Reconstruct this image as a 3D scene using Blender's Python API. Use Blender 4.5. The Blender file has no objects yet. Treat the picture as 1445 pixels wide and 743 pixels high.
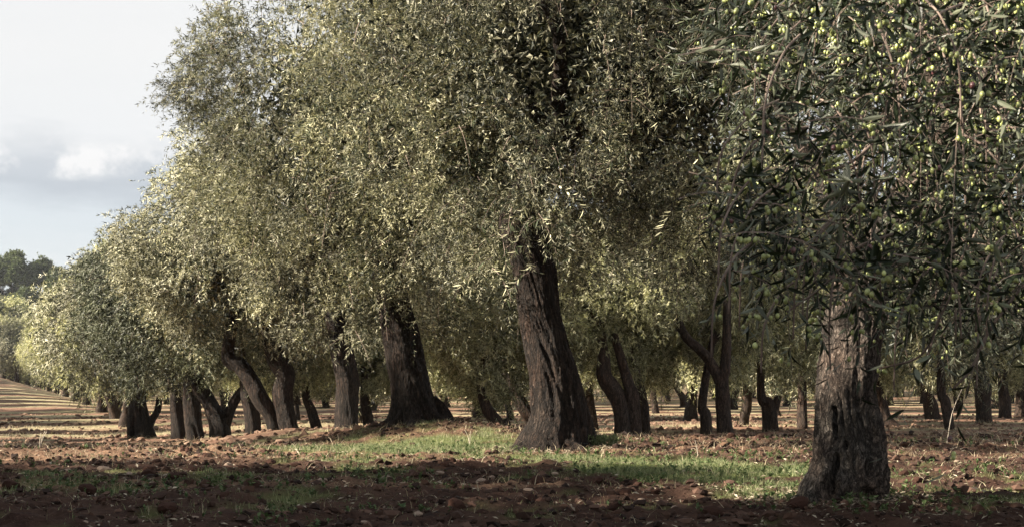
import bpy, math, random
import numpy as np
from mathutils import Matrix, Vector

# ---------------------------------------------------------------- camera
sc = bpy.context.scene
C = sc.collection
CAMZ, FPX, HX, HY = 1.1, 1900.0, 722.5, 520.0      # eye height, focal length and horizon in photograph pixels
cam = bpy.data.cameras.new('camera')
cam.sensor_width = 36.0
cam.lens = 36.0 * FPX / 1445.0
cam.shift_y = (HY - 371.5) / 1445.0
cam.clip_start = 0.1
cam.clip_end = 3000
cam.dof.use_dof = True
cam.dof.focus_distance = 18.0
cam.dof.aperture_fstop = 9.0
cam_o = bpy.data.objects.new('camera', cam)
cam_o.location = (0, 0, CAMZ)
cam_o.rotation_euler = (math.radians(90), 0, 0)
C.objects.link(cam_o)
sc.camera = cam_o

# ---------------------------------------------------------------- light
SUN_EL = math.radians(28)
sdir = np.array([-1.0, -0.20]); sdir /= np.linalg.norm(sdir)     # towards the sun: left, a little behind the camera
SV = Vector((sdir[0] * math.cos(SUN_EL), sdir[1] * math.cos(SUN_EL), math.sin(SUN_EL)))
sun = bpy.data.lights.new('sun', 'SUN')
sun.energy = 5.0
sun.angle = math.radians(0.5)
sun.color = (1.0, 0.89, 0.74)
sun_o = bpy.data.objects.new('sun', sun)
sun_o.rotation_euler = SV.to_track_quat('Z', 'Y').to_euler()
sun_o.location = (-40, -20, 30)
C.objects.link(sun_o)

sc.view_settings.view_transform = 'Standard'
sc.view_settings.look = 'None'
sc.view_settings.exposure = 1.95
sc.view_settings.gamma = 1.0
sc.cycles.max_bounces = 5
sc.cycles.diffuse_bounces = 2
sc.cycles.transmission_bounces = 2
sc.cycles.glossy_bounces = 2


class N:
    """small helper round a node tree"""
    def __init__(s, tree):
        s.t = tree; s.n = tree.nodes; s.l = tree.links
    def add(s, typ, ins=None, **kw):
        n = s.n.new(typ)
        for k, v in kw.items(): setattr(n, k, v)
        for k, v in (ins or {}).items():
            if isinstance(v, bpy.types.NodeSocket): s.l.new(v, n.inputs[k])
            else: n.inputs[k].default_value = v
        return n
    def math(s, op, a, b=0.0, c=None):
        ins = {0: a, 1: b}
        if c is not None: ins[2] = c
        return s.add('ShaderNodeMath', ins, operation=op).outputs[0]
    def mix(s, f, a, b, mode='MIX'):
        n = s.n.new('ShaderNodeMix'); n.data_type = 'RGBA'; n.blend_type = mode; n.clamp_factor = True
        for k, v in ((0, f), (6, a), (7, b)):
            if isinstance(v, bpy.types.NodeSocket): s.l.new(v, n.inputs[k])
            else: n.inputs[k].default_value = v if k == 0 else (tuple(v) + (1,))[:4]
        return n.outputs[2]
    def noise(s, vec, scale, detail=4, rough=0.55):
        return s.add('ShaderNodeTexNoise', {'Vector': vec, 'Scale': scale, 'Detail': detail, 'Roughness': rough}).outputs[0]
    def ramp(s, f, stops):
        n = s.add('ShaderNodeValToRGB', {0: f}); e = n.color_ramp.elements
        while len(e) < len(stops): e.new(0.5)
        for k, (p, c) in enumerate(stops):
            e[k].position = p; e[k].color = (tuple(c) + (1,))[:4] if not isinstance(c, (int, float)) else (c, c, c, 1)
        return n.outputs[0]


w = bpy.data.worlds.new('World'); sc.world = w; w.use_nodes = True
q = N(w.node_tree); q.n.clear()
sky = q.add('ShaderNodeTexSky', sky_type='NISHITA', sun_disc=False, sun_elevation=SUN_EL,
            sun_rotation=math.atan2(sdir[0], sdir[1]), air_density=1.0, dust_density=1.5)
tc = q.add('ShaderNodeTexCoord').outputs['Generated']
sep = q.add('ShaderNodeSeparateXYZ', {0: tc})
# clouds: a thin high veil everywhere, open pale blue near the horizon with long low cloud banks
mp = q.add('ShaderNodeMapping', {'Vector': tc, 'Scale': (1.0, 1.0, 4.0)}).outputs[0]
n1 = q.noise(mp, 3.3, 6, 0.55)
n2 = q.noise(mp, 9.0, 5, 0.6)
z = sep.outputs[2]
veil = q.ramp(z, [(0.0, 0.12), (0.125, 0.35), (0.155, 0.85), (0.22, 1.0), (0.42, 0.9), (0.8, 0.2)])
zw = q.math('ADD', z, q.math('MULTIPLY', q.math('SUBTRACT', n2, 0.5), 0.05))
zw2 = q.math('ADD', zw, q.math('MULTIPLY', q.math('SUBTRACT', n1, 0.5), 0.06))
grey = q.ramp(zw2, [(0.105, 0.0), (0.128, 0.75), (0.150, 0.6), (0.175, 0.0)])        # long flat grey bank low in the sky
puff = q.math('MULTIPLY', q.ramp(zw, [(0.130, 0.0), (0.137, 1.0), (0.158, 1.0), (0.168, 0.0)]), q.ramp(q.noise(tc, 13.0, 8, 0.62), [(0.46, 0.0), (0.56, .95)]))
low = q.math('MULTIPLY', q.ramp(zw, [(0.05, 1.0), (0.105, 0.0)]), q.ramp(q.noise(mp, 12.0, 6, 0.6), [(0.45, 0.0), (0.6, 0.8)]))
veilc = q.mix(q.ramp(q.noise(mp, 2.0, 3), [(0.3, 0.0), (0.7, 1.0)]), (4.55, 4.6, 4.63), (4.85, 4.85, 4.85))
base = q.mix(0.72, sky.outputs[0], (3.3, 3.6, 3.95))
a = q.mix(veil, base, veilc)
a = q.mix(grey, a, (2.6, 2.85, 3.15))
a = q.mix(puff, a, (4.9, 4.9, 4.9))
a = q.mix(low, a, (4.5, 4.6, 4.7))
bg = q.add('ShaderNodeBackground', {'Color': a, 'Strength': 0.05})
q.l.new(bg.outputs[0], q.add('ShaderNodeOutputWorld').inputs[0])


# ---------------------------------------------------------------- numpy noise
def _hash(ix, iy, iz, seed):
    h = (ix.astype(np.int64) * 374761393 + iy.astype(np.int64) * 668265263 + iz.astype(np.int64) * 2147483647 + seed * 1274126177) & 0xFFFFFFFF
    h = ((h ^ (h >> 13)) * 1274126177) & 0xFFFFFFFF
    h = ((h ^ (h >> 16)) * 2246822519) & 0xFFFFFFFF
    return ((h ^ (h >> 15)) & 0xFFFF) / 65535.0


def vnoise(x, y, z=None, seed=0):
    x = np.asarray(x, float); y = np.asarray(y, float)
    z = np.zeros_like(x) if z is None else np.asarray(z, float)
    ix, iy, iz = np.floor(x), np.floor(y), np.floor(z)
    fx, fy, fz = x - ix, y - iy, z - iz
    fx, fy, fz = (f * f * (3 - 2 * f) for f in (fx, fy, fz))
    r = 0
    for dx in (0, 1):
        for dy in (0, 1):
            for dz in (0, 1):
                wgt = (fx if dx else 1 - fx) * (fy if dy else 1 - fy) * (fz if dz else 1 - fz)
                r = r + wgt * _hash(ix + dx, iy + dy, iz + dz, seed)
    return r * 2 - 1


def fbm(x, y, z=None, seed=0, octv=4, gain=0.5):
    r = 0; a = 1; t = 0
    for o in range(octv):
        k = 2.03 ** o
        r = r + a * vnoise(np.asarray(x) * k, np.asarray(y) * k, None if z is None else np.asarray(z) * k, seed + o * 17)
        t += a; a *= gain
    return r / t


def sstep(x, a, b):
    t = np.clip((np.asarray(x, float) - a) / (b - a), 0, 1)
    return t * t * (3 - 2 * t)


# ---------------------------------------------------------------- terrain
DL = [-40, 15, 18, 22, 30, 40, 50, 60, 78, 100, 130, 150, 200, 260, 320, 420, 800, 3000]
ZL = [0, 0, -.04, -.22, -.68, -1.15, -1.55, -1.5, -1.4, -1.05, -.7, -.5, .3, 1.5, 7, 12, 14, 14]
DR = [-40, 17, 22, 30, 36, 44, 50, 60, 80, 120, 200, 400, 800, 3000]
ZR = [0, 0, -.03, -.5, -.8, -1.05, -1.2, -1.3, -1.5, -1.75, -2.0, -1, 3, 12]
TREE_XY = []          # trunk bases that stand on a low mound: x, y, height, width


def H0(x, y):
    x = np.asarray(x, float); y = np.asarray(y, float)
    l = np.interp(y, DL, ZL); r = np.interp(y, DR, ZR)
    s = x + 0.42 * y
    k = sstep(s, 5, 15)
    h = l * (1 - k) + r * k
    h = h + 0.5 * np.exp(-((s - 8.7) / 2.0) ** 2) * sstep(y, 19, 25) * (1 - sstep(y, 33, 41)) * 0.75
    h = h + 0.09 * np.exp(-((y - 17.6 - 0.06 * x + 0.5 * fbm(x * .3, y * 0, seed=5)) / 0.7) ** 2) * (1 - sstep(x, -3, 0))
    return h


def H(x, y):
    x = np.asarray(x, float); y = np.asarray(y, float)
    h = H0(x, y)
    for (tx, ty, th, tw) in TREE_XY:
        h = h + th * np.exp(-((x - tx) ** 2 + (y - ty) ** 2) / tw ** 2)
    return h


def grass_mask(x, y):
    """0..1 where green grass grows"""
    x = np.asarray(x, float); y = np.asarray(y, float)
    n = fbm(x * 0.55, y * 0.9, seed=31, octv=4)
    n2 = fbm(x * 2.2, y * 2.2, seed=33, octv=3)
    # the tongue of grass in front of and round the two big trunks
    a = 1.15 * np.exp(-((x + 1.6) / 2.2) ** 2 - ((y - 19.4 + .1 * x) / 3.4) ** 2)
    b = 1.1 * np.exp(-((x - 1.8) / 1.9) ** 2 - ((y - 14.6 + 0.5 * (x - 1.8)) / 2.5) ** 2)
    c = 0.62 * np.exp(-((x - 3.9) / 1.6) ** 2 - ((y - 11.4) / 1.2) ** 2)
    d = 0.34 * np.exp(-((x + 4.0) / 1.7) ** 2 - ((y - 12.8) / 1.5) ** 2)
    e = 0.38 * np.exp(-((y - 13.7) / 0.5) ** 2) * (x < 3)
    g = np.maximum.reduce([a, b, c, d, e])
    f = sstep(g + 0.6 * n + 0.6 * n2, 0.28, 0.85)
    # soft strips between the far rows
    far = sstep(y, 24, 30) * sstep(np.sin((y - 0.35 * x) * 2 * math.pi / 7.2) + 0.8 * n + 0.2, 0.0, 0.8) * 0.8
    return np.maximum(f, far)


def sunlit_dry_mask(x, y):
    """0..1 dry crumbly earth with straw, painted pale over the sunlit bands: the crest of the bank and thin strips"""
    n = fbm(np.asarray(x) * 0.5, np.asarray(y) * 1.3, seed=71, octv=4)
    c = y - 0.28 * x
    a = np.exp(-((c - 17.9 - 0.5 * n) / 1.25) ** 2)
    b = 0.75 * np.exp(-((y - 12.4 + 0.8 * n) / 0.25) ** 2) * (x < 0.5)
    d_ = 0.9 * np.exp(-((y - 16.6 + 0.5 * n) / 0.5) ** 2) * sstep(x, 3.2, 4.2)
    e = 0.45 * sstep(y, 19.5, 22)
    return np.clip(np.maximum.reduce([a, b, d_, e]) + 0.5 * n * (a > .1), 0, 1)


def shade_strips(x, y):
    """dark strips across the far field: tree-row shade painted over turned soil"""
    c = y - 0.42 * x
    n = fbm(x * 0.15, y * 0.5, seed=91, octv=4)
    return sstep(np.sin(c * 2 * math.pi / 4.6 + 2.5 * fbm(x * .04, y * .12, seed=93)) + 1.9 * n, 0.05, 0.9) * sstep(y, 24, 30)


def tilled(x, y):
    """height of clods and low furrows"""
    g = grass_mask(x, y)
    near = 1 - sstep(y, 24, 40)
    f = fbm(x * 0.5, y * 1.6, seed=3, octv=3) * 0.06
    f2 = np.abs(fbm(x * 2.6, y * 3.4, seed=9, octv=5, gain=0.66)) * 0.13
    f3 = fbm(x * 9, y * 9, seed=12, octv=3, gain=0.6) * 0.022
    far = (fbm(x * 0.1, y * 1.1, seed=41, octv=3) * 0.13 + fbm(x * 1.1, y * 1.6, seed=43, octv=3) * 0.06) * sstep(y, 24, 40)
    return (f + (f2 + f3) * (1 - 0.7 * g)) * near + far


def HT(x, y):
    return H(x, y) + tilled(x, y)


def W(px, py, d):
    """the point that stands d metres from the camera on the line of sight of a photograph pixel"""
    return ((px - HX) * d / FPX, d, CAMZ + (HY - py) * d / FPX)


# ---------------------------------------------------------------- materials
def new_mat(name):
    m = bpy.data.materials.new(name); m.use_nodes = True
    q = N(m.node_tree); q.n.clear()
    out = q.add('ShaderNodeOutputMaterial')
    return m, q, out


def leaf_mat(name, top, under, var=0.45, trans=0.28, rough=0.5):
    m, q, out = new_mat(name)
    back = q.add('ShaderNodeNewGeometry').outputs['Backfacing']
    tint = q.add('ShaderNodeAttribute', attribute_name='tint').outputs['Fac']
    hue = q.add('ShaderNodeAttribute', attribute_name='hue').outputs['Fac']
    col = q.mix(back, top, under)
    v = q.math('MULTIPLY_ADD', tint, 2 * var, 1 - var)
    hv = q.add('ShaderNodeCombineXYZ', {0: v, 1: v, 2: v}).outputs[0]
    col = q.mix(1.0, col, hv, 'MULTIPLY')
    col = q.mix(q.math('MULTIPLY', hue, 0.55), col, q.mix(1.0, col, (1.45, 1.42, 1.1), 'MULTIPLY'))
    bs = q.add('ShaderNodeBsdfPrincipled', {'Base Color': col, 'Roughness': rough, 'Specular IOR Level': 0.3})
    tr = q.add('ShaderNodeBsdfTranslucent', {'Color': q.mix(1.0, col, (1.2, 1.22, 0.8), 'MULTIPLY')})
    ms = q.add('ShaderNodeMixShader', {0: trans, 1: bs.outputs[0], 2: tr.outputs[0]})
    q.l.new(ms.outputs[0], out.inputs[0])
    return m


def bark_mat(name, dark, light, scale=1.0, bump=0.9, vs=2.6):
    m, q, out = new_mat(name)
    tc = q.add('ShaderNodeTexCoord').outputs['Object']
    warp = q.add('ShaderNodeTexNoise', {'Vector': tc, 'Scale': 3.0 * scale, 'Detail': 3}).outputs[1]
    wp = q.add('ShaderNodeVectorMath', {0: tc, 1: warp, 2: (0.12, 0.12, 0.12)}, operation='MULTIPLY_ADD').outputs[0]
    wp = q.add('ShaderNodeVectorMath', {0: warp, 1: (0.12, 0.12, 0.12), 2: tc}, operation='MULTIPLY_ADD').outputs[0]
    mp = q.add('ShaderNodeMapping', {'Vector': wp, 'Scale': (15 * scale, 15 * scale, vs * scale)}).outputs[0]
    mp3 = q.add('ShaderNodeMapping', {'Vector': wp, 'Scale': (34 * scale, 34 * scale, (6.4 + vs) * scale)}).outputs[0]
    r1 = q.math('MULTIPLY', q.math('ABSOLUTE', q.math('SUBTRACT', q.noise(mp, 1.0, 5, 0.6), 0.5)), 6.0)   # long vertical furrows
    r2 = q.math('MULTIPLY', q.math('ABSOLUTE', q.math('SUBTRACT', q.noise(mp3, 1.0, 4, 0.6), 0.5)), 6.0)  # broken plates
    f1 = q.ramp(r1, [(0.0, 0.0), (0.55, 1.0)]); f2 = q.ramp(r2, [(0.0, 0.0), (0.5, 1.0)])
    crack = q.math('MULTIPLY', f1, q.math('MULTIPLY_ADD', f2, 0.55, 0.45))
    big = q.noise(tc, 1.9, 4)
    fleck = q.noise(mp3, 2.2, 4, 0.7)
    col = q.mix(crack, tuple(0.25 * c for c in dark), q.mix(q.ramp(fleck, [(0.32, 0.0), (0.7, 1.0)]), dark, light))
    col = q.mix(q.ramp(big, [(0.40, 0.0), (0.68, 0.5)]), col, q.mix(1.0, col, (1.35, 0.85, 0.62), 'MULTIPLY'))
    lich = q.math('MULTIPLY', q.ramp(q.noise(tc, 30 * scale, 4, 0.75), [(0.60, 0.0), (0.66, 1.0)]), q.math('MULTIPLY', crack, 0.6))
    col = q.mix(lich, col, tuple(2.1 * c for c in light))
    hgt = q.math('ADD', q.math('MULTIPLY', crack, 1.0), q.math('MULTIPLY', fleck, 0.4))
    bp = q.add('ShaderNodeBump', {'Strength': bump, 'Distance': 0.035 / scale, 'Height': hgt}).outputs[0]
    bs = q.add('ShaderNodeBsdfPrincipled', {'Base Color': col, 'Roughness': 0.85, 'Specular IOR Level': 0.25, 'Normal': bp})
    q.l.new(bs.outputs[0], out.inputs[0])
    return m


def plain_mat(name, col, rough=0.8, var=None, spec=0.3, sss=0, scale=8.0):
    m, q, out = new_mat(name)
    tc = q.add('ShaderNodeTexCoord').outputs['Object']
    c = col
    if var is not None:
        rnd = q.add('ShaderNodeObjectInfo').outputs['Random']
        c = q.mix(q.ramp(q.noise(tc, scale, 5), [(0.35, 0.0), (0.65, 1.0)]), col, var)
        c = q.mix(1.0, c, q.ramp(rnd, [(0.0, 0.75), (1.0, 1.15)]), 'MULTIPLY')
    bs = q.add('ShaderNodeBsdfPrincipled', {'Roughness': rough, 'Specular IOR Level': spec})
    if isinstance(c, tuple): bs.inputs['Base Color'].default_value = c + (1,)
    else: q.l.new(c, bs.inputs['Base Color'])
    q.l.new(bs.outputs[0], out.inputs[0])
    return m


def attr_mat(name, a, b, rough=0.85, trans=0.0):
    m, q, out = new_mat(name)
    t = q.add('ShaderNodeAttribute', attribute_name='tint').outputs['Fac']
    c = q.mix(t, a, b)
    bs = q.add('ShaderNodeBsdfPrincipled', {'Base Color': c, 'Roughness': rough, 'Specular IOR Level': 0.25})
    if trans:
        tr = q.add('ShaderNodeBsdfTranslucent', {'Color': c})
        bs = q.add('ShaderNodeMixShader', {0: trans, 1: bs.outputs[0], 2: tr.outputs[0]})
    q.l.new(bs.outputs[0], out.inputs[0])
    return m


def ground_mat():
    m, q, out = new_mat('tilled_soil')
    sunlit_dry = q.add('ShaderNodeAttribute', attribute_name='dry').outputs['Fac']
    pos = q.add('ShaderNodeNewGeometry').outputs['Position']
    g = q.add('ShaderNodeAttribute', attribute_name='grass').outputs['Fac']
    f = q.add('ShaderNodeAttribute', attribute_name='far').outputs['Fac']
    fine = q.noise(pos, 28, 6, 0.7)
    mid = q.noise(pos, 3.0, 5, 0.6)
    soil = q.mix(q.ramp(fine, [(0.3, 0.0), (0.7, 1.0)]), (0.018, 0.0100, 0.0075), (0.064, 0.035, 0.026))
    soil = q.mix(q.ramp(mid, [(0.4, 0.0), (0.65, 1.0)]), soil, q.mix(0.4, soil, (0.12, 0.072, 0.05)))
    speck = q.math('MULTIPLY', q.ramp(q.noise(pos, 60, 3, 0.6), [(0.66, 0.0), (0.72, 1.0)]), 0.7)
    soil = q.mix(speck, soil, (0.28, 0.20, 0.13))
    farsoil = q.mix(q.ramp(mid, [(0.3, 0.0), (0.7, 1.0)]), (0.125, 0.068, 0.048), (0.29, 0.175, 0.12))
    sunlit_dry_soil = q.mix(q.ramp(fine, [(0.35, 0.0), (0.65, 1.0)]), (0.095, 0.053, 0.035), (0.31, 0.20, 0.13))
    soil = q.mix(q.math('MULTIPLY', sunlit_dry, 0.9), soil, sunlit_dry_soil)  # paler straw-dry soil also paints sunlight into the lit bands
    strip_shade = q.add('ShaderNodeAttribute', attribute_name='shade_strips').outputs['Fac']
    farsoil = q.mix(q.math('MULTIPLY', strip_shade, 0.85), farsoil, q.mix(fine, (0.06, 0.035, 0.025), (0.14, 0.085, 0.06)))  # dark strips put the tree rows' striped shade into the far soil colour
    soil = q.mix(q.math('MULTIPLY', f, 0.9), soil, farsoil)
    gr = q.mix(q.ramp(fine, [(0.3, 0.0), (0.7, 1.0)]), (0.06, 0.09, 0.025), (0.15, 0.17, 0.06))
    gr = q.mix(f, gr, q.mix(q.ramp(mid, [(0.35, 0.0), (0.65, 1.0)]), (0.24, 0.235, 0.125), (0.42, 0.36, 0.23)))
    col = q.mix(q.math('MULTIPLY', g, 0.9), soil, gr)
    hgt = q.math('ADD', q.math('MULTIPLY', fine, 0.6), q.math('MULTIPLY', q.noise(pos, 90, 3), 0.25))
    bp = q.add('ShaderNodeBump', {'Strength': 0.9, 'Distance': 0.03, 'Height': hgt}).outputs[0]
    bs = q.add('ShaderNodeBsdfPrincipled', {'Base Color': col, 'Roughness': 1.0, 'Specular IOR Level': 0.1, 'Normal': bp})
    q.l.new(bs.outputs[0], out.inputs[0])
    return m


M = {
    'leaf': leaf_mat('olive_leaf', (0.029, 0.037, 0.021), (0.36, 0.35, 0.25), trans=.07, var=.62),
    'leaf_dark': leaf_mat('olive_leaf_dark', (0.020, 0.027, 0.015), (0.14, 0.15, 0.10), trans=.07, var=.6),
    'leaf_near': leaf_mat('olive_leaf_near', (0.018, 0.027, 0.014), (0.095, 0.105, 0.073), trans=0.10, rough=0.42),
    'leaf_far': leaf_mat('olive_leaf_far', (0.135, 0.145, 0.082), (0.48, 0.47, 0.33), trans=.32, var=.5),  # paler, more translucent leaves stand in for sunlight missing from the back rows
    'pine': leaf_mat('pine_needle', (0.075, 0.10, 0.045), (0.11, 0.13, 0.065), trans=.12, rough=.6),
    'bark': bark_mat('olive_bark', (0.017, 0.012, 0.0095), (0.072, 0.053, 0.041)),
    'bark_near': bark_mat('olive_bark_grey', (0.055, 0.045, 0.038), (0.235, 0.205, 0.175), scale=1.4, vs=5.5),
    'bark_far': bark_mat('olive_bark_far', (0.0255, 0.0170, 0.0127), (0.1020, 0.0723, 0.0527), bump=0.4),
    'twig': plain_mat('twig_bark', (0.12, 0.085, 0.068), 0.8, (0.24, 0.185, 0.15)),
    'olive': plain_mat('green_olive', (0.3060, 0.3570, 0.1105), 0.28, (0.3910, 0.4250, 0.1615), spec=0.6, scale=20),
    'olive_ripe': plain_mat('ripening_olive', (0.07, 0.03, 0.04), 0.3, (0.16, 0.07, 0.07), spec=0.6),
    'stone': plain_mat('limestone', (0.22, 0.15, 0.11), 0.9, (0.34, 0.26, 0.20), scale=14),
    'clod': plain_mat('soil_clod', (0.026, 0.013, 0.010), 1.0, (0.062, 0.033, 0.024), spec=0.1, scale=20),
    'clods': attr_mat('soil_lumps', (0.018, 0.0100, 0.0075), (0.115, 0.066, 0.047), 1.0),
    'clods_dry': attr_mat('dry_soil_lumps', (0.07, 0.04, 0.028), (0.30, 0.20, 0.14), 1.0),
    'grass': attr_mat('grass_blade', (0.075, 0.115, 0.045), (0.36, 0.37, 0.20), 0.6, 0.35),
    'weed': attr_mat('weed_leaf', (0.04, 0.075, 0.022), (0.13, 0.17, 0.07), 0.6, 0.2),
    'straw': attr_mat('dry_straw', (0.22, 0.17, 0.10), (0.50, 0.43, 0.30), 0.8, 0.15),
    'litter': attr_mat('dry_leaf_litter', (0.09, 0.06, 0.042), (0.46, 0.40, 0.30), 0.75),
    'ground': ground_mat(),
}


# ---------------------------------------------------------------- object helpers
def mesh_np(name, v, tris, mat, attrs=None, smooth=False):
    me = bpy.data.meshes.new(name)
    v = np.ascontiguousarray(v, dtype=np.float32); tris = np.ascontiguousarray(tris, dtype=np.int32)
    k = tris.shape[1]
    me.vertices.add(len(v)); me.vertices.foreach_set('co', v.ravel())
    me.loops.add(tris.size); me.loops.foreach_set('vertex_index', tris.ravel())
    me.polygons.add(len(tris)); me.polygons.foreach_set('loop_start', np.arange(0, tris.size, k, dtype=np.int32))
    me.polygons.foreach_set('use_smooth', np.full(len(tris), smooth))
    for an, av in (attrs or {}).items():
        at = me.attributes.new(an, 'FLOAT', 'POINT'); at.data.foreach_set('value', np.ascontiguousarray(av, dtype=np.float32))
    me.update(calc_edges=True)
    me.materials.append(mat)
    return me


def link(name, me, parent=None, **props):
    o = bpy.data.objects.new(name, me); C.objects.link(o)
    if parent is not None: o.parent = parent
    for k, v in props.items(): o[k] = v
    return o


def thing(name, label, cat, loc, group=None, rz=0.0):
    o = bpy.data.objects.new(name, None); C.objects.link(o)
    o.location = loc; o.rotation_euler = (0, 0, rz)
    o.empty_display_size = 0.3
    o['label'] = label; o['category'] = cat
    if group: o['group'] = group
    return o


def copy_tree(root, loc, rz, scale, label, group):
    r = root.copy(); C.objects.link(r)
    r.location = loc; r.rotation_euler = (0, 0, rz); r.scale = (scale[0], scale[0], scale[1])
    r['label'] = label
    if group: r['group'] = group
    for ch in root.children:
        c = ch.copy(); C.objects.link(c); c.parent = r
    return r


def nrm(a):
    return a / np.maximum(np.linalg.norm(a, axis=-1, keepdims=True), 1e-9)


def spline(P, n):
    """Catmull-Rom through rows of P, n samples"""
    P = np.asarray(P, float); m = len(P)
    Q = np.vstack([2 * P[0] - P[1], P, 2 * P[-1] - P[-2]])
    t = np.linspace(0, m - 1, n); i = np.minimum(t.astype(int), m - 2); f = (t - i)[:, None]
    p0, p1, p2, p3 = Q[i], Q[i + 1], Q[i + 2], Q[i + 3]
    return 0.5 * (2 * p1 + (p2 - p0) * f + (2 * p0 - 5 * p1 + 4 * p2 - p3) * f ** 2 + (3 * p1 - p0 - 3 * p2 + p3) * f ** 3)


def gnarled(path, nr=60, ns=48, seed=0, lobes=0.10, rough=0.05, flare=0.0, flare_h=0.35, holes=(), twist=1.2, knots=6, knot_amp=1.0):
    """a tree stem: rows of path are x, y, z, radius. Fluted, twisted, furrowed, flaring into roots at its foot."""
    rng = np.random.default_rng(seed)
    S = spline(path, nr); P, R = S[:, :3], np.maximum(S[:, 3], 0.004)
    T = nrm(np.gradient(P, axis=0))
    ref = np.array([0.0, 1.0, 0.0]); A = nrm(np.cross(T, ref)); B = np.cross(T, A)
    th = np.linspace(0, 2 * math.pi, ns, endpoint=False)
    hgt = (P[:, 2] - P[0, 2])[:, None]
    TH = th[None, :] + 0 * hgt; HH = hgt + 0 * TH
    ph = TH + twist * HH * 0.45
    ph0 = rng.uniform(0, 6.28, 8)
    fac = 1 + lobes * (0.25 * np.cos(2 * ph + ph0[0]) + 0.5 * np.cos(3 * ph + ph0[1]) + 0.45 * np.cos(5 * ph + ph0[2] + HH * .6))
    cx, cy = np.cos(ph), np.sin(ph)
    r0 = float(R[0])
    sc_ = 1.0 / max(r0, 0.08)
    fac += rough * 1.6 * fbm(cx * 1.6 + seed, cy * 1.6, HH * sc_ * 0.5, seed=seed, octv=4)
    rid = 1 - np.abs(fbm(cx * 3.6, cy * 3.6 + seed, HH * sc_ * 0.32, seed=seed + 3, octv=4, gain=0.6)) * 2.2
    fac += rough * 0.9 * (rid - 0.5)
    rid2 = 1 - np.abs(fbm(cx * 8.5 + 3, cy * 8.5 + seed, HH * sc_ * 0.9, seed=seed + 8, octv=3, gain=0.6)) * 2.4
    fac += rough * 0.45 * (rid2 - 0.5)
    fl = flare * np.exp(-HH / flare_h)
    fac += fl * (0.45 + 0.75 * np.clip(np.cos(5 * TH + ph0[3]) * 0.6 + np.cos(3 * TH + ph0[4]) * 0.6, -0.4, 1.3))
    for k in range(knots):
        kt, kh = rng.uniform(0, 6.28), rng.uniform(0.0, 1.0) * (P[-1, 2] - P[0, 2])
        dd = ((np.angle(np.exp(1j * (TH - kt)))) / 0.42) ** 2 + ((HH - kh) / (r0 * 0.6)) ** 2
        fac += knot_amp * rng.uniform(0.06, 0.16) * np.exp(-dd * (1 + .5 * fbm(TH * 3, HH * 6, seed=seed + k)))
    for (ht, hh, hw, hz, dep) in holes:
        dd = ((np.angle(np.exp(1j * (TH - ht)))) / hw) ** 2 + ((HH - hh) / hz) ** 2
        dd = dd * (1 + 0.8 * fbm(TH * 4, HH * 7, seed=int(hh * 100)))
        fac += -dep * np.exp(-dd * 1.3) + dep * 0.3 * np.exp(-((np.sqrt(dd) - 1.5) / 0.5) ** 2)
    RR = R[:, None] * fac
    V = P[:, None, :] + A[:, None, :] * (np.cos(TH) * RR)[..., None] + B[:, None, :] * (np.sin(TH) * RR)[..., None]
    V = V.reshape(-1, 3)
    i = np.arange(nr - 1)[:, None] * ns; j = np.arange(ns)[None, :]; j2 = (j + 1) % ns
    F = np.stack([i + j, i + j2, i + ns + j2, i + ns + j], -1).reshape(-1, 4)
    top = len(V); V = np.vstack([V, P[-1]])
    cap = np.stack([(nr - 1) * ns + np.arange(ns), (nr - 1) * ns + (np.arange(ns) + 1) % ns, np.full(ns, top)], -1)
    T3 = np.vstack([F[:, [0, 1, 2]], F[:, [0, 2, 3]], cap])
    return V, T3


def join(parts):
    vs, ts, o = [], [], 0
    for v, t in parts:
        vs.append(v); ts.append(t + o); o += len(v)
    return np.vstack(vs), np.vstack(ts)


def leaves(base, d, nrm_, L, Wd, fold=0.18, simple=False):
    """kite leaves, two triangles each. base point, direction, face normal, length, width"""
    s = nrm(np.cross(d, nrm_)); u = np.cross(s, d)
    n = len(base); L = L[:, None]; Wd = Wd[:, None]
    if simple:                                    # far trees: one triangle per leaf
        v = np.stack([base + s * Wd * .5, base - s * Wd * .5, base + d * L], 1)
        return v.reshape(-1, 3), np.arange(n * 3).reshape(-1, 3)
    v = np.empty((n, 4, 3))
    v[:, 0] = base
    v[:, 1] = base + d * L * 0.45 + s * Wd * 0.5 + u * Wd * fold
    v[:, 2] = base + d * L - u * L * 0.06
    v[:, 3] = base + d * L * 0.45 - s * Wd * 0.5 + u * Wd * fold
    k = np.arange(n)[:, None] * 4
    t = np.stack([np.hstack([k, k + 1, k + 2]), np.hstack([k, k + 2, k + 3])], 1).reshape(-1, 3)
    return v.reshape(-1, 3), t


def rand_unit(rng, n):
    return nrm(rng.normal(size=(n, 3)))


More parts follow.
